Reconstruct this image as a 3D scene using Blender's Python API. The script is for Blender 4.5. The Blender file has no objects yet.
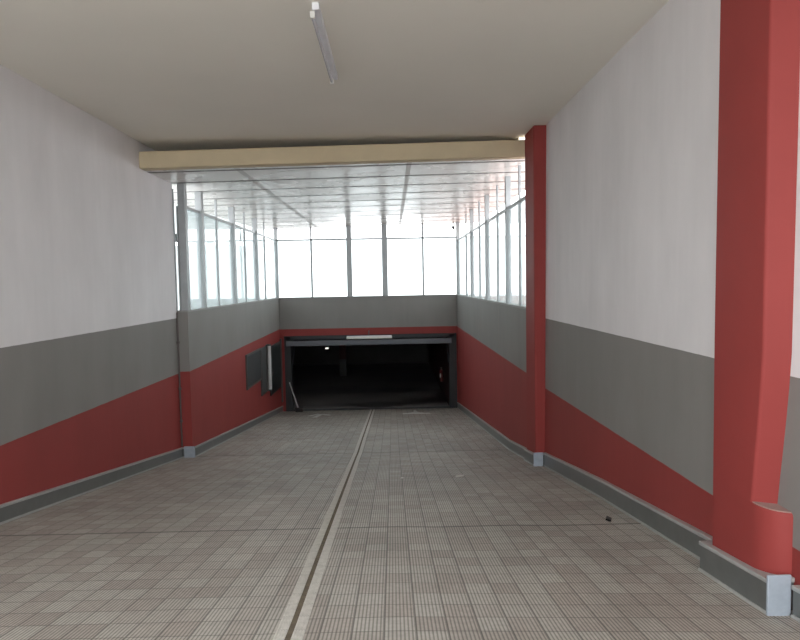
import bpy, bmesh, math, random
from mathutils import Vector, Matrix

random.seed(4)
SC = bpy.context.scene
COL = SC.collection
S = 1.16                       # plan units -> metres
EYE = 1.345                    # eye height above the ramp at the camera, plan units

def W(x, y, z):
    """plan coordinates (eye at the origin, z up, y down the ramp) -> metres"""
    return Vector((x * S, y * S, (z + EYE) * S))

# ---------------------------------------------------------------- camera
F_PX = 650.0
def vp_axes(vx, vy, roll):
    y = Vector(((vx - 400) / F_PX, (vy - 320) / F_PX, 1)).normalized()
    r = math.radians(roll)
    z = Vector((-math.sin(r), -math.cos(r), 0))
    z.z = -(z.x * y.x + z.y * y.y) / y.z
    z.normalize()
    return y.cross(z), y, z
ax, ay, az = vp_axes(391, 282, 1.05)
cam_data = bpy.data.cameras.new('camera')
cam_data.sensor_fit = 'HORIZONTAL'
cam_data.sensor_width = 36
cam_data.lens = F_PX / 800 * 36
cam_data.clip_start = 0.05
cam_data.clip_end = 300
cam = bpy.data.objects.new('camera', cam_data)
COL.objects.link(cam)
m = Matrix.Identity(4)
for i in range(3):
    m[0][i] = (ax[0], -ax[1], -ax[2])[i]
    m[1][i] = (ay[0], -ay[1], -ay[2])[i]
    m[2][i] = (az[0], -az[1], -az[2])[i]
m.translation = W(0, 0, 0)
cam.matrix_world = m
SC.camera = cam

# ---------------------------------------------------------------- daylight
world = bpy.data.worlds.new('overcast_sky')
SC.world = world
world.use_nodes = True
bg = world.node_tree.nodes['Background']
bg.inputs['Color'].default_value = (0.95, 0.98, 1.0, 1)
bg.inputs['Strength'].default_value = 3.0
SC.view_settings.view_transform = 'Standard'
SC.view_settings.look = 'None'
SC.view_settings.gamma = 1
SC.view_settings.exposure = 1.1
SC.cycles.max_bounces = 10
SC.cycles.diffuse_bounces = 6
SC.cycles.transparent_max_bounces = 16

# ---------------------------------------------------------------- materials
class NT:
    def __init__(s, name):
        s.m = bpy.data.materials.new(name)
        s.m.use_nodes = True
        s.t = s.m.node_tree
        s.b = s.t.nodes['Principled BSDF']
        s.out = s.t.nodes['Material Output']
    def n(s, typ, **kw):
        nd = s.t.nodes.new(typ)
        for k, v in kw.items():
            setattr(nd, k, v)
        return nd
    def l(s, a, b):
        s.t.links.new(a, b)
    def val(s, sock, v):
        if hasattr(v, 'is_output'):
            s.l(v, sock)
        else:
            sock.default_value = v
    def math(s, op, a, b=0.0, c=0.0):
        nd = s.n('ShaderNodeMath', operation=op)
        s.val(nd.inputs[0], a); s.val(nd.inputs[1], b); s.val(nd.inputs[2], c)
        return nd.outputs[0]
    def mix(s, f, a, b):
        nd = s.n('ShaderNodeMix', data_type='RGBA')
        s.val(nd.inputs[0], f)
        s.val(nd.inputs[6], a); s.val(nd.inputs[7], b)
        return nd.outputs[2]
    def pos(s):
        """plan coordinates of the shaded point"""
        g = s.n('ShaderNodeNewGeometry')
        a = s.n('ShaderNodeVectorMath', operation='SCALE'); s.l(g.outputs['Position'], a.inputs[0]); a.inputs['Scale'].default_value = 1 / S
        b = s.n('ShaderNodeVectorMath', operation='ADD'); s.l(a.outputs[0], b.inputs[0]); b.inputs[1].default_value = (0, 0, -EYE)
        return b.outputs[0]
    def noise(s, vec, scale, detail=4, stretch=(1, 1, 1), rough=0.55):
        mp = s.n('ShaderNodeMapping'); s.l(vec, mp.inputs[0]); mp.inputs['Scale'].default_value = stretch
        nz = s.n('ShaderNodeTexNoise'); s.l(mp.outputs[0], nz.inputs['Vector'])
        nz.inputs['Scale'].default_value = scale; nz.inputs['Detail'].default_value = detail; nz.inputs['Roughness'].default_value = rough
        return nz.outputs['Fac']
    def ramp(s, v, a, b, c=0.0, d=1.0):
        nd = s.n('ShaderNodeMapRange'); s.val(nd.inputs[0], v)
        for i, q in enumerate((a, b, c, d)):
            nd.inputs[i + 1].default_value = q
        return nd.outputs[0]
    def bump(s, h, strength=0.2, dist=0.01):
        nd = s.n('ShaderNodeBump'); s.l(h, nd.inputs['Height'])
        nd.inputs['Strength'].default_value = strength; nd.inputs['Distance'].default_value = dist
        s.l(nd.outputs[0], s.b.inputs['Normal'])

def rgb(r, g, b):
    return tuple(((c / 255) / 12.92 if c / 255 <= 0.04045 else ((c / 255 + 0.055) / 1.055) ** 2.4) for c in (r, g, b)) + (1,)

def plain(name, color, rough=0.5, metallic=0.0, mottle=0.06, scale=6, spec=0.5):
    t = NT(name)
    f = t.noise(t.pos(), scale, 5)
    dark = tuple(c * (1 - 2 * mottle) for c in color[:3]) + (1,)
    lite = tuple(min(1, c * (1 + 2 * mottle)) for c in color[:3]) + (1,)
    t.l(t.mix(f, dark, lite), t.b.inputs['Base Color'])
    t.b.inputs['Roughness'].default_value = rough
    t.b.inputs['Metallic'].default_value = metallic
    t.b.inputs['Specular IOR Level'].default_value = spec
    return t.m

C_WHITE = (0.72, 0.70, 0.71, 1)
C_GREY = (0.225, 0.214, 0.203, 1)
C_RED = (0.262, 0.043, 0.039, 1)

def wall_paint(name, white_z, red_a, red_b, seams=()):
    """white over grey over red oil paint; the lower line follows z = red_a + red_b * y"""
    t = NT(name)
    p = t.pos()
    sp = t.n('ShaderNodeSeparateXYZ'); t.l(p, sp.inputs[0])
    z = sp.outputs[2]
    mott = t.ramp(t.noise(p, 1.3, 6, (1, 1, 0.5)), 0.3, 0.7, 0.93, 1.06)
    streak = t.ramp(t.noise(p, 9, 3, (1, 1, 0.06)), 0.3, 0.7, 0.985, 1.012)
    line = t.math('ADD', t.math('MULTIPLY', sp.outputs[1], red_b), red_a)
    wob = t.math('MULTIPLY', t.math('SUBTRACT', t.noise(p, 5, 2), 0.5), 0.008)
    isred = t.math('LESS_THAN', t.math('ADD', z, wob), line)
    col = t.mix(isred, C_GREY, C_RED)
    if white_z is not None:
        col = t.mix(t.math('GREATER_THAN', t.math('ADD', z, wob), white_z), col, C_WHITE)
    for sy in seams:
        hit = t.math('MULTIPLY', t.math('LESS_THAN', t.math('ABSOLUTE', t.math('SUBTRACT', sp.outputs[1], sy)), 0.035), t.math('GREATER_THAN', z, line))
        col = t.mix(t.math('MULTIPLY', hit, 0.35), col, (0.30, 0.25, 0.22, 1))
    v = t.n('ShaderNodeVectorMath', operation='SCALE')
    t.l(col, v.inputs[0]); t.l(t.math('MULTIPLY', mott, streak), v.inputs['Scale'])
    t.l(v.outputs[0], t.b.inputs['Base Color'])
    t.b.inputs['Roughness'].default_value = 0.62
    t.b.inputs['Specular IOR Level'].default_value = 0.3
    t.bump(t.noise(p, 60, 4), 0.12, 0.01)
    return t.m

M = {}
M['wall_lf'] = wall_paint('paint_left_entrance', -0.588, -1.505, -0.008)
M['wall_rf'] = wall_paint('paint_right_entrance', -0.588, -1.535, -0.0113)
M['wall_lb'] = wall_paint('paint_left_ramp', None, -1.664, 0.0079)
M['wall_rb'] = wall_paint('paint_right_ramp', None, -1.52, 0.0, (13.2, 15.9))
M['wall_bk'] = wall_paint('paint_back', None, -1.505, 0.0)
M['red'] = plain('red_paint', C_RED, 0.6, mottle=0.05, scale=2.5, spec=0.2)
M['ledge'] = plain('dusty_red_paint', (0.30, 0.19, 0.17, 1), 0.9, mottle=0.1, scale=8)
M['ceil'] = plain('beige_ceiling_paint', (0.85, 0.82, 0.745, 1), 0.8, mottle=0.02, scale=0.8)
M['beam'] = plain('cream_beam_paint', (0.60, 0.50, 0.335, 1), 0.7, mottle=0.06, scale=3)
M['post'] = plain('galvanised_post', (0.34, 0.355, 0.365, 1), 0.45, 0.1, mottle=0.1, scale=5)
M['sillm'] = plain('grey_sill_paint', (0.27, 0.27, 0.255, 1), 0.6)
M['skirt'] = plain('dark_skirting_tile', (0.10, 0.105, 0.102, 1), 0.3, mottle=0.12, scale=9, spec=0.8)
M['skirtcap'] = plain('pale_skirting_trim', (0.35, 0.35, 0.34, 1), 0.35, mottle=0.1, scale=12, spec=0.7)
M['glare_tile'] = plain('tile_painted_glare', (0.33, 0.37, 0.42, 1), 0.3, mottle=0.12, scale=12)  # dark skirting tile again, street reflection painted in as a paler colour
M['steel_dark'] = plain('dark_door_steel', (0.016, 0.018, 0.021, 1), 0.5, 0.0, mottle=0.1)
M['steel_edge'] = plain('grey_door_edge', (0.10, 0.11, 0.125, 1), 0.4, 0.2)
M['black'] = plain('black_plastic', (0.012, 0.012, 0.013, 1), 0.5)
M['batten'] = plain('batten_enamel', (0.80, 0.80, 0.84, 1), 0.4)
M['tube'] = plain('tube_glass', (0.62, 0.62, 0.66, 1), 0.2)
M['white_pl'] = plain('white_luminaire', (0.75, 0.74, 0.70, 1), 0.4)
M['pale_bar'] = plain('pale_diffuser', (0.55, 0.55, 0.55, 1), 0.4)
M['vent'] = plain('vent_aluminium', (0.055, 0.06, 0.062, 1), 0.5, 0.1)
M['cab'] = plain('cabinet_steel', (0.018, 0.023, 0.023, 1), 0.45)
M['cabframe'] = plain('cabinet_frame', (0.07, 0.065, 0.06, 1), 0.5)
M['dark_rod'] = plain('dark_rod_metal', (0.12, 0.10, 0.095, 1), 0.5, 0.2)
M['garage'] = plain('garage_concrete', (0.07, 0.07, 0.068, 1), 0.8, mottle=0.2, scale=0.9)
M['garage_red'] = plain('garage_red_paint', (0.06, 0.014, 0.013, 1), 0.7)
M['paint_mark'] = plain('worn_road_paint', (0.62, 0.62, 0.60, 1), 0.8, mottle=0.25, scale=20)
M['paper'] = plain('paper', (0.62, 0.60, 0.56, 1), 0.8)
M['outside_wall'] = plain('neighbour_render', (0.36, 0.395, 0.39, 1), 0.8)
M['asphalt'] = plain('street_asphalt', (0.50, 0.49, 0.47, 1), 0.9, mottle=0.1)
M['terracotta'] = plain('terrace_tile', (0.20, 0.12, 0.10, 1), 0.7, mottle=0.1)
M['yard'] = plain('yard_concrete', (0.13, 0.13, 0.125, 1), 0.9, mottle=0.1)  # ground colour darkened so its reflection dims the soffit
M['brass'] = plain('metal_spigot', (0.3, 0.3, 0.3, 1), 0.3, 0.8)
M['ext_red'] = plain('extinguisher_red', (0.14, 0.012, 0.012, 1), 0.4)

def lane_mat():
    t = NT('pale_ridged_strip')
    p = t.pos(); sp = t.n('ShaderNodeSeparateXYZ'); t.l(p, sp.inputs[0])
    j = t.math('LESS_THAN', t.math('FRACT', t.math('DIVIDE', sp.outputs[1], 0.2)), 0.03)
    n = t.noise(p, 25, 4)
    c = t.mix(t.ramp(n, 0.3, 0.7), (0.52, 0.50, 0.46, 1), (0.68, 0.655, 0.61, 1))
    c = t.mix(t.math('MULTIPLY', j, 0.5), c, (0.2, 0.19, 0.17, 1))
    t.l(c, t.b.inputs['Base Color']); t.b.inputs['Roughness'].default_value = 0.75
    return t.m
M['lane'] = lane_mat()
M['lane_gap'] = plain('soiled_groove', (0.12, 0.095, 0.065, 1), 0.9, mottle=0.3, scale=14)

def floor_mat():
    t = NT('ribbed_ramp_tile')
    p = t.pos(); sp = t.n('ShaderNodeSeparateXYZ'); t.l(p, sp.inputs[0])
    x, y = sp.outputs[0], sp.outputs[1]
    TX, TY = 0.172, 0.205
    u = t.math('DIVIDE', t.math('ADD', x, 0.59), TX)
    v = t.math('DIVIDE', t.math('SUBTRACT', y, 5.83), TY)
    iu, iv = t.math('FLOOR', u), t.math('FLOOR', v)
    fu, fv = t.math('FRACT', u), t.math('FRACT', v)
    cb = t.n('ShaderNodeCombineXYZ'); t.l(iu, cb.inputs[0]); t.l(iv, cb.inputs[1])
    wn = t.n('ShaderNodeTexWhiteNoise', noise_dimensions='2D'); t.l(cb.outputs[0], wn.inputs['Vector'])
    tile = t.ramp(wn.outputs['Value'], 0, 1, 0.85, 1.10)
    big = t.ramp(t.noise(p, 0.55, 4), 0.32, 0.68, 0.86, 1.12)
    fine = t.ramp(t.noise(p, 30, 5), 0.3, 0.7, 0.88, 1.1)
    streak = t.ramp(t.noise(p, 2.2, 4, (1, 0.25, 1)), 0.3, 0.7, 0.92, 1.06)
    rib = t.math('SINE', t.math('MULTIPLY', x, 2 * math.pi * 8 / TX))
    ribf = t.ramp(rib, -0.9, 0.3, 0.52, 1.10)
    ju = t.math('LESS_THAN', t.math('MINIMUM', fu, t.math('SUBTRACT', 1, fu)), 0.035)
    jv = t.math('LESS_THAN', t.math('MINIMUM', fv, t.math('SUBTRACT', 1, fv)), 0.028)
    joint = t.math('MAXIMUM', ju, jv)
    exp = t.math('LESS_THAN', t.math('ABSOLUTE', t.math('SUBTRACT', y, 5.83)), 0.020)
    exp2 = t.math('LESS_THAN', t.math('ABSOLUTE', t.math('SUBTRACT', y, 12.0)), 0.03)
    k = t.math('MULTIPLY', t.math('MULTIPLY', tile, big), t.math('MULTIPLY', t.math('MULTIPLY', fine, streak), ribf))
    k = t.math('MULTIPLY', k, t.math('SUBTRACT', 1, t.math('MULTIPLY', joint, 0.42)))
    k = t.math('MULTIPLY', k, t.math('SUBTRACT', 1, t.math('MULTIPLY', t.math('MAXIMUM', exp, exp2), 0.5)))
    hue = t.mix(t.ramp(wn.outputs['Value'], 0.2, 0.8), (0.41, 0.366, 0.325, 1), (0.395, 0.37, 0.332, 1))
    vs = t.n('ShaderNodeVectorMath', operation='SCALE'); t.l(hue, vs.inputs[0]); t.l(k, vs.inputs['Scale'])
    t.l(vs.outputs[0], t.b.inputs['Base Color'])
    t.b.inputs['Roughness'].default_value = 0.6
    t.b.inputs['Specular IOR Level'].default_value = 0.35
    h = t.math('SUBTRACT', t.math('MULTIPLY', rib, 0.4), joint)
    t.bump(h, 0.25, 0.004)
    return t.m
M['floor'] = floor_mat()

def garage_floor_mat():
    t = NT('damp_garage_floor')
    p = t.pos()
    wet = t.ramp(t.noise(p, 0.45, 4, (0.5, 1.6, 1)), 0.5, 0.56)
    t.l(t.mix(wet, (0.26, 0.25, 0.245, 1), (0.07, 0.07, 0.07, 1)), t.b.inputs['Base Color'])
    t.l(t.ramp(wet, 0, 1, 0.75, 0.35), t.b.inputs['Roughness'])
    return t.m
M['garage_floor'] = garage_floor_mat()

def soffit_mat():
    t = NT('glossy_soffit_panel')
    p = t.pos(); sp = t.n('ShaderNodeSeparateXYZ'); t.l(p, sp.inputs[0])
    fy = t.math('FRACT', t.math('DIVIDE', t.math('SUBTRACT', sp.outputs[1], 10.72), 1.12))
    a = t.math('LESS_THAN', fy, 0.10)
    b1 = t.math('LESS_THAN', t.math('ABSOLUTE', t.math('ADD', sp.outputs[0], 2.45)), 0.05)
    b2 = t.math('LESS_THAN', t.math('ABSOLUTE', t.math('SUBTRACT', sp.outputs[0], 0.33)), 0.04)
    j = t.math('MAXIMUM', t.math('MULTIPLY', a, 0.85), t.math('MULTIPLY', t.math('MAXIMUM', b1, b2), 0.3))
    t.l(t.mix(j, (0.78, 0.76, 0.73, 1), (0.12, 0.115, 0.11, 1)), t.b.inputs['Base Color'])
    t.l(t.math('ADD', t.ramp(t.noise(p, 1.2, 3), 0.3, 0.7, 0.22, 0.32), t.math('MULTIPLY', j, 0.5)), t.b.inputs['Roughness'])
    t.l(t.math('MULTIPLY', t.math('SUBTRACT', 1, j), 0.25), t.b.inputs['Specular IOR Level'])
    return t.m
M['soffit'] = soffit_mat()

def glass_mat(name, tint, veil):
    """flat pane: clear tinted glass with a frosted white veil"""
    t = NT(name)
    tr = t.n('ShaderNodeBsdfTransparent'); tr.inputs['Color'].default_value = tint
    df = t.n('ShaderNodeBsdfTranslucent'); df.inputs['Color'].default_value = (0.8, 0.85, 0.86, 1)
    gl = t.n('ShaderNodeBsdfGlossy'); gl.inputs['Roughness'].default_value = 0.03; gl.inputs['Color'].default_value = (1, 1, 1, 1)
    m1 = t.n('ShaderNodeMixShader')
    f = t.ramp(t.noise(t.pos(), 1.5, 4), 0.3, 0.7, veil * 0.7, veil * 1.3)
    t.l(f, m1.inputs[0]); t.l(tr.outputs[0], m1.inputs[1]); t.l(df.outputs[0], m1.inputs[2])
    fr = t.n('ShaderNodeFresnel'); fr.inputs['IOR'].default_value = 1.35
    m2 = t.n('ShaderNodeMixShader')
    t.l(t.math('MULTIPLY', fr.outputs[0], 0.6), m2.inputs[0]); t.l(m1.outputs[0], m2.inputs[1]); t.l(gl.outputs[0], m2.inputs[2])
    t.l(m2.outputs[0], t.out.inputs['Surface'])
    return t.m
M['glass'] = glass_mat('dimming_glass', (0.68, 0.71, 0.71, 1), 0.14)  # tint darkened to dim the daylight through the windows

def emis(name, color, strength):
    t = NT(name)
    t.b.inputs['Base Color'].default_value = (0.8, 0.8, 0.8, 1)
    t.b.inputs['Emission Color'].default_value = color
    t.b.inputs['Emission Strength'].default_value = strength
    return t.m
M['lit'] = emis('lit_diffuser', (1, 0.97, 0.9, 1), 0.6)

# ---------------------------------------------------------------- mesh helpers (plan coordinates in, metres out)
def origin(o):
    v = Vector((0, 0, 0))
    while o:
        v += o.location; o = o.parent
    return v

class MB:
    def __init__(s):
        s.bm = bmesh.new()
    def hexa(s, p):
        """8 corners: bottom ring of four, then top ring of four"""
        v = [s.bm.verts.new(W(*q)) for q in p]
        for f in ((0, 3, 2, 1), (4, 5, 6, 7), (0, 1, 5, 4), (1, 2, 6, 5), (2, 3, 7, 6), (3, 0, 4, 7)):
            s.bm.faces.new([v[i] for i in f])
        return s
    def box(s, x0, x1, y0, y1, z0, z1):
        return s.hexa([(x0, y0, z0), (x1, y0, z0), (x1, y1, z0), (x0, y1, z0), (x0, y0, z1), (x1, y0, z1), (x1, y1, z1), (x0, y1, z1)])
    def sweep(s, rings):
        """closed rings of equal length -> capped solid"""
        R = [[s.bm.verts.new(W(*q)) for q in r] for r in rings]
        n = len(R[0])
        for a, b in zip(R, R[1:]):
            for i in range(n):
                s.bm.faces.new((a[i], a[(i + 1) % n], b[(i + 1) % n], b[i]))
        s.bm.faces.new(list(reversed(R[0]))); s.bm.faces.new(R[-1])
        return s
    def tube(s, p0, p1, r, n=14, r1=None):
        a, b = Vector(p0), Vector(p1)
        d = (b - a).normalized()
        u = d.orthogonal().normalized(); w = d.cross(u)
        r1 = r if r1 is None else r1
        ring = lambda c, q: [tuple(c + u * q * math.cos(2 * math.pi * i / n) + w * q * math.sin(2 * math.pi * i / n)) for i in range(n)]
        return s.sweep([ring(a, r), ring(b, r1)])
    def slope_box(s, x0, x1, y0, y1, a, b):
        """box lying on the ramp: a..b is its height above the ramp"""
        ys = [y0] + [q for q in BREAKS if y0 < q < y1] + [y1]
        s.sweep([[(x0, q, fz(q, x1) + a), (x1, q, fz(q, x1) + a), (x1, q, fz(q, x1) + b), (x0, q, fz(q, x1) + b)] for q in ys])
        return s
    def build(s, name, mat, parent=None, bevel=0.0, smooth=False, **props):
        bmesh.ops.recalc_face_normals(s.bm, faces=s.bm.faces)
        vs = s.bm.verts
        base = origin(parent) if parent else Vector((
            (min(v.co.x for v in vs) + max(v.co.x for v in vs)) / 2, (min(v.co.y for v in vs) + max(v.co.y for v in vs)) / 2, min(v.co.z for v in vs)))
        bmesh.ops.translate(s.bm, verts=list(vs), vec=-base)
        me = bpy.data.meshes.new(name)
        if smooth:
            for f in s.bm.faces:
                f.smooth = True
        s.bm.to_mesh(me); s.bm.free()
        me.materials.append(mat)
        o = bpy.data.objects.new(name, me)
        COL.objects.link(o)
        if parent:
            o.parent = parent
        else:
            o.location = base
            o.matrix_world = Matrix.Translation(base)
        if bevel:
            md = o.modifiers.new('bevel', 'BEVEL'); md.width = bevel; md.segments = 2; md.limit_method = 'ANGLE'
        if smooth:
            md = o.modifiers.new('split', 'EDGE_SPLIT'); md.split_angle = math.radians(35)
        for k, v in props.items():
            o[k] = v
        return o

def thing(name, loc, label=None, category=None, group=None, kind=None):
    o = bpy.data.objects.new(name, None)
    COL.objects.link(o)
    o.empty_display_size = 0.1
    o.location = W(*loc)
    o.matrix_world = Matrix.Translation(W(*loc))
    for k, v in (('label', label), ('category', category), ('group', group), ('kind', kind)):
        if v:
            o[k] = v
    return o

# ---------------------------------------------------------------- plan
BREAKS = (0.0, 3.6, 7.0, 12.0, 21.6)
def fz(y, x=None):
    """height of the ramp surface at y (and its slight fall towards the right near the street)"""
    if x is not None and x > 0:
        return fz(y) - 0.065 * min(1, x / 2.2) * max(0, min(1, (7 - y) / 3.4))
    if y < 0: return -1.345
    if y < 12: return -1.345 - 0.153 * y
    if y < 21.6: return -3.181 - 0.1124 * (y - 12)
    return -4.26
XL, XR = -3.92, 2.335          # entrance walls
XL2, XR2 = -3.72, 2.18         # walls of the lower ramp
YB = 21.6                      # back wall
ZC = 2.278                     # ceiling
ZS = -0.48                     # window sill
YF = -1.6                      # street end of the entrance
st = dict(kind='structure')

# floor
b = MB()
ys = [YF, 0, 3.6, 7, 12, 21.6]
b.sweep([[(-4.05, y, fz(y) - 0.4), (2.5, y, fz(y) - 0.4), (2.5, y, fz(y, 2.5)), (2.2, y, fz(y, 2.2)), (1.1, y, fz(y, 1.1)), (0, y, fz(y)), (-4.05, y, fz(y))] for y in ys])
b.build('floor', M['floor'], label='ribbed grey tiled ramp running down to the garage door', category='floor', **st)

# entrance walls
b = MB().box(XL - 0.25, XL, -0.5, 11.9, -3.6, 2.6)
b.build('wall_left', M['wall_lf'], label='left entrance wall painted white over grey over red', category='wall', **st)
b = MB().hexa([(XR - 0.05, -0.5, -3.6), (XR + 0.25, -0.5, -3.6), (XR + 0.25, 10.3, -3.6), (XR - 0.05, 10.3, -3.6), (XR + 0.005, -0.5, 2.6), (XR + 0.25, -0.5, 2.6), (XR + 0.25, 10.3, 2.6), (XR + 0.005, 10.3, 2.6)])   # leans in a little at the foot
b.build('wall_right', M['wall_rf'], label='right entrance wall painted white over grey over red', category='wall', **st)
# low walls of the open ramp
b = MB().box(XL2 - 0.25, XL2, 11.9, YB + 0.25, -4.7, ZS)
b.build('wall_left', M['wall_lb'], label='low left wall of the ramp, grey over red, under the windows', category='wall', **st)
b = MB().box(XR2, XR2 + 0.3, 10.3, YB + 0.25, -4.7, ZS)
b.build('wall_right', M['wall_rb'], label='low right wall of the ramp, grey over red, under the windows', category='wall', **st)
# back wall round the garage opening
OX0, OX1, OZ = -3.59, 2.15, -1.735
b = MB()
b.box(XL2, OX0, YB, YB + 0.25, -4.7, ZS)
b.box(OX1, XR2, YB, YB + 0.25, -4.7, ZS)
b.box(OX0, OX1, YB, YB + 0.25, OZ, ZS)
b.build('wall_back', M['wall_bk'], label='back wall over the garage opening, grey with a red band', category='wall', **st)

# ceiling of the entrance
b = MB().box(XL - 0.25, XR + 0.25, -0.5, 10.60, ZC, ZC + 0.3).box(XL - 0.25, 2.11, 10.60, 11.7, ZC, ZC + 0.3)
b.build('ceiling', M['ceil'], label='flat beige ceiling of the entrance', category='ceiling', **st)

# canopy over the ramp (rises a little to the right)
def zs(x):
    return 1.85 + (x - XL) * 0.0155
YC0, YC1 = 10.38, 22.2
canopy = thing('canopy', (-0.8, YC0, 1.8), 'white panelled canopy with a cream front beam over the ramp', 'canopy', kind='structure')
b = MB()
b.hexa([(XL, YC0, zs(XL)), (2.25, YC0, zs(2.25)), (2.25, YC0 + 0.22, zs(2.25)), (XL, YC0 + 0.22, zs(XL)),
        (XL, YC0, zs(XL) + 0.265), (2.25, YC0, zs(2.25) + 0.265), (2.25, YC0 + 0.22, zs(2.25) + 0.265), (XL, YC0 + 0.22, zs(XL) + 0.265)])
b.build('front_beam', M['beam'], canopy, bevel=0.02)
b = MB()
def slab(pts, z0, z1):
    b.sweep([[(x, y, zs(x) + z0) for x, y in pts], [(x, y, zs(x) + z1) for x, y in pts]])
slab([(XL + 0.002, YC0 + 0.22), (2.25, YC0 + 0.22), (2.05, 10.62), (2.98, 10.62), (2.98, YC1), (-4.35, YC1), (-5.0, 11.92), (XL + 0.002, 11.92)], 0.0, 0.12)
b.build('soffit', M['soffit'], canopy)
b = MB().box(XL, 2.11, 11.55, 11.6, 2.0, ZC).box(2.09, 2.11, 10.60, 11.6, 2.0, ZC)  # boards added to keep sky light out of the gap over the beam
b.build('light_block_board', M['beam'], canopy)

# ---------------------------------------------------------------- pillars
right_pillar = thing('pillar', (2.24, 10.0, -2.9), 'narrow red pillar where the right entrance wall ends', 'pillar', kind='structure')
b = MB().box(2.145, 2.40, 9.72, 10.36, -3.1, 2.277)
b.build('shaft', M['red'], right_pillar, bevel=0.03)

col = thing('column', (2.25, 4.0, -1.95), 'thick red column in the right foreground', 'column', kind='structure')
def near_y(z):
    if z > -0.45: return 3.765
    k = min(1, (-0.45 - z) / 0.9)
    return 3.765 + 0.10 * k ** 1.3
b = MB()
rings = []
for z in [2.277, 1.2, 0.4, -0.1, -0.45, -0.65, -0.85, -1.05, -1.2, -1.386]:
    yn = near_y(z); r = 0.022
    e = 2.175 + 0.02 * max(0, z + 0.4) / 2.6
    ring = [(2.40, 4.34, z), (e, 4.34, z)]
    for i in range(5):
        a = math.pi * 0.5 * i / 4
        ring.append((e + r - r * math.cos(a), yn + r - r * math.sin(a), z))
    ring += [(2.335, yn - 0.06, z), (2.40, yn - 0.07, z)]
    rings.append(ring)
b.sweep(list(reversed(rings)))
b.build('shaft', M['red'], col, smooth=True)
b = MB()
rings = []
for z in (-2.05, -1.9, -1.41, -1.392, -1.385):
    ins = {-1.392: 0.004, -1.385: 0.012}.get(z, 0)
    ring = [(2.40, 4.34, z), (2.175, 4.34, z)]
    for i in range(9):
        a = math.pi * 0.5 * i / 8
        ring.append((2.175 + 0.145 - 0.145 * math.cos(a), 3.66 + ins + 0.2 - 0.2 * math.sin(a), z))
    ring += [(2.40, 3.655 + ins, z)]
    rings.append(ring)
b.sweep(rings)
b.build('base', M['red'], col, smooth=True)
b = MB()
rings = []
for z in (-1.39, -1.378):
    ring = [(2.335, 4.1, z), (2.18, 4.1, z)]
    for i in range(9):
        a = math.pi * 0.5 * i / 8
        ring.append((2.182 + 0.138 - 0.138 * math.cos(a), 3.674 + 0.19 - 0.19 * math.sin(a), z))
    rings.append(ring + [(2.335, 3.674, z)])
b.sweep(rings)
b.build('ledge', M['ledge'], col)['label'] = 'dusty pale top of the column base'

# ---------------------------------------------------------------- skirting
SK = 0.19
def skirting(name, runs, label, faces=()):
    """runs: (x0, x1, y0, y1, height)"""
    x0, x1, y0, y1, h = runs[0]
    root = thing(name, ((x0 + x1) / 2, y0, fz(y0)), label, 'skirting', kind='structure')
    p, c, q = MB(), MB(), MB()
    for x0, x1, y0, y1, h in runs:
        e = 0.008
        # the visible side gets the proud strips
        p.slope_box(x0, x1, y0, y1, -0.03, h - 0.03)
        c.slope_box(x0 - e, x1 + e, y0 - e, y1 + e, h - 0.028, h)
        q.slope_box(x0 - e, x1 + e, y0 - e, y1 + e, -0.03, 0.02)
    p.build('panel', M['skirt'], root)
    c.build('cap_strip', M['skirtcap'], root, bevel=0.006)
    q.build('bottom_strip', M['skirtcap'], root)
    if faces:
        f = MB()
        for (x0, x1, y, h) in faces:
            f.slope_box(x0, x1, y - 0.02, y, -0.03, h)
        f.build('end_tile', M['glare_tile'], root, bevel=0.006)
    return root
skirting('baseboard_left', [(XL, XL + 0.03, -0.5, 11.83, SK)], 'dark tile skirting along the left entrance wall')
skirting('baseboard_left', [(XL2 - 0.2, XL2 + 0.03, 11.87, YB - 0.01, SK)], 'dark tile skirting along the left wall of the lower ramp', faces=[(XL2 - 0.14, XL2 + 0.06, 11.855, SK + 0.02)])
skirting('baseboard_right', [(XR - 0.075, XR - 0.03, 4.42, 9.66, 0.207)], 'dark tile skirting along the right entrance wall')
skirting('baseboard_right', [(XR - 0.075, XR - 0.03, -0.5, 3.58, SK)], 'dark tile skirting on the near side of the foreground column')
skirting('baseboard_right', [(2.115, XR - 0.03, 9.69, 10.40, SK)], 'dark tile skirting round the narrow red pillar', faces=[(2.105, 2.25, 9.675, SK + 0.02)])
skirting('baseboard_right', [(XR2 - 0.03, XR2, 10.44, YB - 0.01, SK)], 'dark tile skirting along the right wall of the lower ramp')
skirting('baseboard_right', [(2.142, XR - 0.03, 3.64, 4.45, 0.215)], 'tall dark tile skirting round the base of the red foreground column', faces=[(2.132, 2.27, 3.63, 0.24)])

# ---------------------------------------------------------------- windows
ZT = 1.45                      # transom
def post(root, name, x0, x1, y0, y1, z1=None):
    zt = (zs((x0 + x1) / 2) + 0.01) if z1 is None else z1
    MB().box(x0, x1, y0, y1, ZS, zt).build(name, M['post'], root, bevel=0.006)
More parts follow.
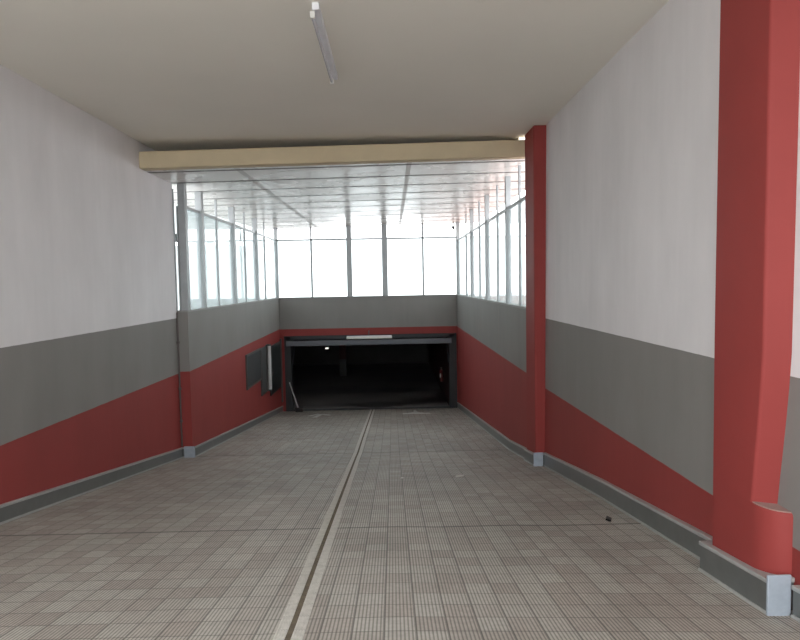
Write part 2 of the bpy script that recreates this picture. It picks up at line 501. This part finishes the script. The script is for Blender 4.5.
# left
wl = thing('window_1', (XL2, 11.9, ZS), 'row of tall grey framed windows along the left side of the ramp', 'window', kind='structure')
px0, px1 = XL2 - 0.13, XL2 - 0.0
posts = [12.02, 13.08, 15.72, 18.36]
for i, y in enumerate(posts):
    post(wl, 'post', px0, px1, y - 0.06, y + 0.085)
MB().box(XL2 - 0.16, XL2 - 0.137, 11.955, 12.02, ZS, 1.45).build('frame_strip', M['post'], wl)
MB().box(XL - 0.03, XL + 0.015, 11.905, 11.94, ZS, 1.75).build('frame_strip', M['post'], wl)
post(wl, 'post', XL2 - 0.12, XL2 + 0.0, YB - 0.02, YB + 0.10)
for y in (14.28, 16.98, 19.62):
    post(wl, 'mullion', XL2 - 0.075, XL2 - 0.03, y - 0.025, y + 0.025)
MB().box(XL2 - 0.075, XL2 - 0.035, 12.08, YB - 0.02, ZT - 0.03, ZT + 0.02).build('transom', M['post'], wl)
MB().box(XL2 - 0.2, XL2 + 0.015, 11.9, YB + 0.1, ZS - 0.001, ZS + 0.03).build('sill', M['sillm'], wl)
ed = [12.08, 13.02, 13.14, 14.255, 14.305, 15.66, 15.78, 16.955, 17.005, 18.30, 18.42, 19.595, 19.645, YB - 0.02]
for a, c in zip(ed[::2], ed[1::2]):
    MB().box(XL2 - 0.062, XL2 - 0.054, a, c, ZS + 0.03, ZT - 0.03).build('pane', M['glass'], wl)
# right
wr = thing('window_3', (XR2, 10.4, ZS), 'row of tall grey framed windows along the right side of the ramp', 'window', kind='structure')
ZTR = 1.35
for y in (12.38, 15.05, 17.9):
    post(wr, 'post', XR2 + 0.01, XR2 + 0.11, y - 0.06, y + 0.06)
post(wr, 'post', XR2, XR2 + 0.12, YB - 0.02, YB + 0.10)
for y in (11.22, 13.55, 16.3, 19.2):
    post(wr, 'mullion', XR2 + 0.03, XR2 + 0.075, y - 0.025, y + 0.025)
MB().box(XR2 + 0.035, XR2 + 0.075, 10.37, YB - 0.02, ZTR - 0.03, ZTR + 0.02).build('transom', M['post'], wr)
MB().box(XR2 - 0.015, XR2 + 0.2, 10.37, YB + 0.1, ZS - 0.001, ZS + 0.03).build('sill', M['sillm'], wr)
ed = [10.37, 11.195, 11.245, 12.32, 12.44, 13.525, 13.575, 14.99, 15.11, 16.275, 16.325, 17.94, 18.06, 19.175, 19.225, YB - 0.02]
for a, c in zip(ed[::2], ed[1::2]):
    MB().box(XR2 + 0.054, XR2 + 0.062, a, c, ZS + 0.03, ZTR - 0.03).build('pane', M['glass'], wr)
# back
wb = thing('window_2', (-0.8, YB + 0.05, ZS), 'row of five bright windows across the end of the ramp', 'window', kind='structure')
for x0, x1 in ((-1.455, -1.285), (-0.285, -0.105)):
    post(wb, 'post', x0, x1, YB + 0.0, YB + 0.10)
for x in (-2.62, 1.075):
    post(wb, 'mullion', x - 0.03, x + 0.03, YB + 0.02, YB + 0.075)
MB().box(XL2, XR2, YB + 0.02, YB + 0.07, ZT - 0.035, ZT + 0.02).build('transom', M['post'], wb)
MB().box(XL2, XR2 + 0.01, YB - 0.015, YB + 0.2, ZS - 0.001, ZS + 0.03).build('sill', M['sillm'], wb)
ed = [XL2, -2.65, -2.59, -1.455, -1.285, -0.285, -0.105, 1.045, 1.105, XR2]
for a, c in zip(ed[::2], ed[1::2]):
    MB().box(a, c, YB + 0.04, YB + 0.048, ZS + 0.03, ZT - 0.035).build('pane', M['glass'], wb)

# ---------------------------------------------------------------- garage opening and the garage behind it
FL = -4.27
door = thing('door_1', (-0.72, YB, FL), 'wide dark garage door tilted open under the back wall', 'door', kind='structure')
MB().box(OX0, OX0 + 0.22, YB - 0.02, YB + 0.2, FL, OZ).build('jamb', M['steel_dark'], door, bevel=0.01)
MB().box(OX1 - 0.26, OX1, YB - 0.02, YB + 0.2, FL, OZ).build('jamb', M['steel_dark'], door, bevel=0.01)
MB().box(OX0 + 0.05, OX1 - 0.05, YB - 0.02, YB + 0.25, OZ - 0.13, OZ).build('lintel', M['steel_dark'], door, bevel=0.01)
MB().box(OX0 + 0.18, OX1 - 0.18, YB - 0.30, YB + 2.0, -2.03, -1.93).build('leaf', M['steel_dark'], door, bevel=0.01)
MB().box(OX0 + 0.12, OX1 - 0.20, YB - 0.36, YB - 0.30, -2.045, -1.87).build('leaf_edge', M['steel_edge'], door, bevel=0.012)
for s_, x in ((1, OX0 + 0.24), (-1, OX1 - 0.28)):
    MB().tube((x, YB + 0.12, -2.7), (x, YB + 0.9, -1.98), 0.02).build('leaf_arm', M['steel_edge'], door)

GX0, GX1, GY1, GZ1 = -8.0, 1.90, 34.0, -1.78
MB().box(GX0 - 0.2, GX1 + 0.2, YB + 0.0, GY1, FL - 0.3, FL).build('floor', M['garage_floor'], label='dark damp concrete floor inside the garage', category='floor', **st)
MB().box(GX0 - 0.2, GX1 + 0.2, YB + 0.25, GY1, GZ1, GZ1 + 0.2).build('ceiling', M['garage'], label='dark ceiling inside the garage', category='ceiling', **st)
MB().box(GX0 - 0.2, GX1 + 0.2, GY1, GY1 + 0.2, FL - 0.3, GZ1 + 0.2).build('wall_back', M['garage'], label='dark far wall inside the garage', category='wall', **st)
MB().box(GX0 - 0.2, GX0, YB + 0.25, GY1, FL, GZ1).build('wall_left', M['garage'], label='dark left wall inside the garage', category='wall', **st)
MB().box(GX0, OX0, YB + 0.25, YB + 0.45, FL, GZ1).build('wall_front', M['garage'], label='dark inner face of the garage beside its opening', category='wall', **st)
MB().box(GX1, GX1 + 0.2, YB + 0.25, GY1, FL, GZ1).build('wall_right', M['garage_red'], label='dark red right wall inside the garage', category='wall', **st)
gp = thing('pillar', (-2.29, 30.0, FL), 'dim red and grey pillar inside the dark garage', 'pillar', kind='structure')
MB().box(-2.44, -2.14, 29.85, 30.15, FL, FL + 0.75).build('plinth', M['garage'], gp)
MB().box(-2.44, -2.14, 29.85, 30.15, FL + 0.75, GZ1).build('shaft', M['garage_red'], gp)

el = thing('emergency_light', (-2.82, 28.0, GZ1), 'small lit white lamp hanging in the dark garage', 'lamp')
MB().box(-2.885, -2.755, 27.95, 28.03, -2.835, -2.78).build('diffuser', M['lit'], el)
MB().box(-2.90, -2.74, 27.97, 28.05, -2.78, -2.75).build('housing', M['white_pl'], el)
MB().tube((-2.82, 28.0, -2.76), (-2.82, 28.0, GZ1), 0.012).build('rod', M['black'], el)

fe = thing('fire_extinguisher', (1.83, 24.2, -3.75), 'small red fire extinguisher on the right wall inside the garage', 'fire extinguisher')
MB().tube((1.82, 24.2, -3.75), (1.82, 24.2, -3.36), 0.07, 18).build('cylinder', M['ext_red'], fe, smooth=True)
MB().tube((1.82, 24.2, -3.36), (1.82, 24.2, -3.30), 0.07, 18, 0.025).build('shoulder', M['ext_red'], fe, smooth=True)
MB().tube((1.82, 24.2, -3.30), (1.82, 24.2, -3.25), 0.022, 12).box(1.79, 1.85, 24.1, 24.22, -3.25, -3.225).build('valve', M['brass'], fe)
MB().box(1.76, 1.80, 24.13, 24.15, -3.6, -3.45).build('tag', M['paper'], fe)
MB().box(1.86, 1.90, 24.17, 24.23, -3.6, -3.4).build('bracket', M['black'], fe)

dg = thing('threshold_strip', (-0.72, YB - 0.1, FL), 'dark drain grate along the garage threshold', 'floor_strip')
MB().box(OX0 + 0.2, OX1 - 0.2, YB + 0.02, YB + 0.30, FL - 0.02, FL + 0.012).build('strip_base', M['black'], dg)  # dark strip with thin bars laid along the threshold
b = MB()
for k in range(3):
    b.box(OX0 + 0.2, OX1 - 0.2, YB + 0.05 + 0.09 * k, YB + 0.07 + 0.09 * k, FL + 0.012, FL + 0.02)
b.build('bars', M['vent'], dg)

# ---------------------------------------------------------------- things on the ramp
lane = thing('lane_divider', (-0.6, 3.0, fz(3.0)), 'pale double strip dividing the two lanes of the ramp', 'lane line')
def lane_x(y):
    pts = [(YF, -0.54), (3.5, -0.575), (4.9, -0.598), (7.9, -0.638), (11.4, -0.678), (14, -0.69), (21.55, -0.70)]
    for (a, u), (c, v) in zip(pts, pts[1:]):
        if a <= y <= c:
            return u + (v - u) * (y - a) / (c - a)
ly = [YF, 0, 3.5, 4.9, 5.83, 7.9, 9.6, 11.4, 12, 14, 21.55]
def strip(o0, o1, h0, h1, parts):
    b = MB()
    for p0, p1 in parts:
        b.sweep([[(lane_x(y) + p0, y, fz(y) + h0), (lane_x(y) + p1, y, fz(y) + h0), (lane_x(y) + p1, y, fz(y) + h1), (lane_x(y) + p0, y, fz(y) + h1)] for y in ly])
    return b
for p0, p1, nm in ((-0.078, -0.016, 'strip'), (0.016, 0.078, 'strip')):
    w = (p1 - p0) / 4
    b = strip(0, 0, -0.01, 0.004, [(p0, p1)])
    bb = strip(0, 0, 0.004, 0.009, [(p0 + w * k + 0.003, p0 + w * (k + 1) - 0.003) for k in range(4)])
    o = b.build(nm, M['lane'], lane)
    bb.build('ridges', M['lane'], o)
b = strip(0, 0, -0.01, 0.002, [(-0.016, 0.016)])
b.build('groove', M['lane_gap'], lane)

def flat_mark(name, polys, label, category, mat, h=0.006, group=None):
    b = MB()
    for pts in polys:
        b.sweep([[(x, y, fz(y, x) - 0.004) for x, y in pts], [(x, y, fz(y, x) + h) for x, y in pts]])
    p = dict(label=label, category=category)
    return b.build(name, mat, **p)
# worn arrows near the door
flat_mark('painted_arrow', [[(-2.42, 19.2), (-2.28, 19.2), (-2.20, 20.3), (-2.34, 20.3)], [(-2.34, 20.3), (-2.20, 20.3), (-1.92, 19.9), (-1.98, 19.75)], [(-2.62, 19.7), (-2.5, 19.7), (-2.34, 20.3), (-2.4, 20.4)]],
          'worn white arrow painted in the left lane before the garage door', 'road marking', M['paint_mark'])
flat_mark('painted_arrow', [[(0.28, 19.75), (1.14, 19.75), (1.12, 20.0), (0.30, 20.0)], [(0.62, 20.0), (0.78, 20.0), (0.72, 21.0), (0.66, 21.0)], [(0.45, 20.0), (0.97, 20.0), (0.71, 20.5)]],
          'worn white arrow painted in the right lane before the garage door', 'road marking', M['paint_mark'])
flat_mark('paper_scrap', [[(0.83, 8.72), (0.95, 8.80), (0.96, 8.88), (0.85, 8.82)]], 'small white paper scrap lying in the right lane', 'litter', M['paper'], 0.012)
flat_mark('paper_scrap', [[(0.08, 8.72), (0.115, 8.72), (0.12, 8.78), (0.085, 8.78)]], 'tiny white scrap beside the pale lane strip', 'litter', M['paper'], 0.012)
flat_mark('dead_leaf', [[(1.98, 5.98), (2.01, 5.92), (2.05, 6.02), (2.03, 6.10)]], 'small dark dead leaf beside the right skirting', 'leaf', M['black'], 0.014)

# broom leaning by the left jamb
br = thing('push_broom', (-3.12, 21.25, fz(21.25)), 'dark push broom leaning on the left jamb of the garage door', 'broom')
MB().tube((-3.14, 21.22, fz(21.22) + 0.16), (-3.44, 21.52, fz(21.5) + 0.98), 0.018).build('handle', M['pale_bar'], br)
MB().box(-3.22, -2.98, 21.15, 21.27, fz(21.2) + 0.08, fz(21.2) + 0.15).build('head', M['black'], br, bevel=0.01)
b = MB()
for k in range(12):
    x = -3.21 + 0.0195 * k
    b.tube((x, 21.19, fz(21.19) + 0.002), (x, 21.2, fz(21.2) + 0.09), 0.012, 6)
    b.tube((x, 21.23, fz(21.23) + 0.002), (x, 21.22, fz(21.22) + 0.09), 0.012, 6)
b.build('bristles', M['black'], br)
MB().tube((-3.14, 21.22, fz(21.22) + 0.13), (-3.15, 21.23, fz(21.22) + 0.20), 0.024).build('socket', M['pale_bar'], br)

# ---------------------------------------------------------------- things on the walls
def wz(y, py):
    """height of image row py at distance y, near the left wall"""
    return -(py - 284.2) / F_PX * y
vt = thing('wall_vent', (XL2, 17.4, -2.6), 'grey louvred vent grille on the lower left wall', 'vent')
va, vb_ = 16.45, 18.15
def vz(y, k):
    t0, t1 = -1.90 - (y - va) * 0.0, -2.60 + (y - va) * 0.0
    return t0 + (t1 - t0) * k
MB().box(XL2, XL2 + 0.02, va, vb_, -2.62, -1.83).build('backing', M['vent'], vt)
for y0, y1 in ((va - 0.05, va), (vb_, vb_ + 0.05)):
    MB().box(XL2, XL2 + 0.04, y0, y1, -2.67, -1.78).build('frame', M['cabframe'], vt)
for z0, z1 in ((-2.67, -2.62), (-1.83, -1.78)):
    MB().box(XL2, XL2 + 0.04, va, vb_, z0, z1).build('frame', M['cabframe'], vt)
b = MB()
for k in range(14):
    y = va + 0.06 + k * 0.117
    b.hexa([(XL2 + 0.02, y, -2.62), (XL2 + 0.035, y + 0.07, -2.62), (XL2 + 0.035, y + 0.08, -2.62), (XL2 + 0.02, y + 0.01, -2.62),
            (XL2 + 0.02, y, -1.83), (XL2 + 0.035, y + 0.07, -1.83), (XL2 + 0.035, y + 0.08, -1.83), (XL2 + 0.02, y + 0.01, -1.83)])
b.build('louvres', M['vent'], vt)

np_ = thing('wall_panel', (XL2, 18.8, -3.2), 'narrow dark wall panel behind the upright pale lamp', 'panel')
MB().box(XL2, XL2 + 0.03, 18.22, 19.35, -3.15, -1.80).build('plate', M['vent'], np_, bevel=0.008)
MB().box(XL2 + 0.03, XL2 + 0.04, 18.3, 18.36, -3.08, -1.88).build('fold', M['cabframe'], np_)
wlmp = thing('wall_lamp', (XL2 + 0.05, 19.0, -3.1), 'upright pale tube lamp on the lower left wall', 'lamp')
MB().box(XL2 + 0.03, XL2 + 0.08, 18.92, 19.08, -3.12, -1.76).build('housing', M['cabframe'], wlmp, bevel=0.01)
MB().tube((XL2 + 0.115, 19.0, -3.10), (XL2 + 0.115, 19.0, -1.78), 0.05, 16).build('diffuser', M['pale_bar'], wlmp, smooth=True)
for z in (-3.13, -1.80):
    MB().tube((XL2 + 0.115, 19.0, z), (XL2 + 0.115, 19.0, z + 0.05), 0.055, 16).build('end_cap', M['cabframe'], wlmp)

cb = thing('cabinet', (XL2 + 0.03, 20.5, -3.4), 'dark steel wall cabinet beside the garage door', 'cabinet')
MB().box(XL2 + 0.004, XL2 + 0.04, 19.55, 21.35, -3.38, -1.88).build('body', M['cab'], cb, bevel=0.008)
MB().box(XL2 + 0.04, XL2 + 0.055, 19.62, 21.2, -3.32, -1.94).build('door', M['cab'], cb, bevel=0.006)
MB().box(XL2 + 0.03, XL2 + 0.075, 21.35, 21.42, -3.9, -1.80).build('edge_strip', M['cabframe'], cb)
MB().box(XL2 + 0.055, XL2 + 0.075, 19.75, 19.80, -2.8, -2.6).build('handle', M['cabframe'], cb)

cd = thing('dark_rod', (XL + 0.03, 11.86, -3.0), 'thin dark rod standing mostly for a crack shadow at the end of the left entrance wall', 'crack_shadow')
MB().tube((XL + 0.02, 11.86, -2.95), (XL + 0.02, 11.86, ZS), 0.014, 10).build('crack_shadow', M['dark_rod'], cd, smooth=True)  # upright rod, mostly drawing the shadow line of a crack
for z in (-1.05, -1.9, -2.5):
    MB().box(XL, XL + 0.042, 11.84, 11.88, z, z + 0.04).build('clip', M['dark_rod'], cd)

# lamp over the garage door
dl = thing('door_lamp', (-0.75, YB - 0.1, -1.85), 'long white tube lamp over the garage opening', 'lamp')
MB().box(-1.49, 0.0, YB - 0.45, YB - 0.37, -1.84, -1.76).build('diffuser', M['white_pl'], dl, bevel=0.02)
MB().box(-1.48, -0.01, YB - 0.44, YB - 0.38, -1.76, -1.735).build('housing', M['batten'], dl)
MB().tube((-0.76, YB - 0.4, -1.74), (-0.76, YB - 0.4, -1.60), 0.018, 10).build('stem', M['dark_rod'], dl)
MB().tube((-0.76, YB - 0.4, -1.61), (-0.76, YB + 0.0, -1.61), 0.018, 10).build('arm', M['dark_rod'], dl)

# batten lamp on the entrance ceiling
clp = thing('ceiling_lamp', (-0.6, 6.3, ZC), 'slim grey tube lamp on the entrance ceiling', 'lamp')
MB().box(-0.60, -0.54, 5.42, 7.26, ZC - 0.06, ZC).build('batten', M['batten'], clp, bevel=0.008)
MB().tube((-0.60, 5.48, ZC - 0.095), (-0.60, 7.20, ZC - 0.095), 0.014, 14).build('tube', M['tube'], clp, smooth=True)
for y in (5.44, 7.20):
    MB().box(-0.62, -0.58, y, y + 0.04, ZC - 0.115, ZC - 0.06).build('lamp_holder', M['white_pl'], clp, bevel=0.006)

# camera under the canopy, back right corner
sc_ = thing('security_camera', (2.08, YB - 0.1, 1.7), 'small dark camera under the canopy at the back right corner', 'camera')
MB().tube((2.08, YB - 0.12, 1.79), (2.08, YB - 0.12, zs(2.08) + 0.002), 0.02, 10).build('mount', M['black'], sc_)
MB().tube((2.08, YB - 0.22, 1.72), (2.08, YB - 0.02, 1.77), 0.05, 16).build('body', M['black'], sc_, smooth=True)

# ---------------------------------------------------------------- outside
MB().box(-40, 40, -40, YF, -1.7, -1.345).build('floor', M['asphalt'], label='asphalt street outside the entrance', category='street', **st)
MB().box(-80, XL2 - 0.25, 12.0, 62, -2.2, -1.6).build('floor', M['yard'], label='yard beyond the left windows, kept dark to dim the soffit', category='yard', **st)
MB().box(XR2 + 0.3, 50, 10.4, 62, -2.2, -1.5).build('floor', M['terracotta'], label='terracotta terrace beyond the right windows', category='terrace', **st)
nb = thing('building', (-18, 36, -1.6), 'pale neighbouring building seen through the left windows', 'building')
MB().box(-26, -8.2, 35, 41, -1.6, 2.15).build('wall', M['outside_wall'], nb)
MB().box(-26.5, -7.9, 34.6, 41.4, 2.75, 5.2).build('upper_storey', M['outside_wall'], nb)
for k in range(8):
    MB().box(-25.9 + 2.3 * k, -25.6 + 2.3 * k, 35, 35.3, 2.15, 2.75).build('pier', M['outside_wall'], nb)
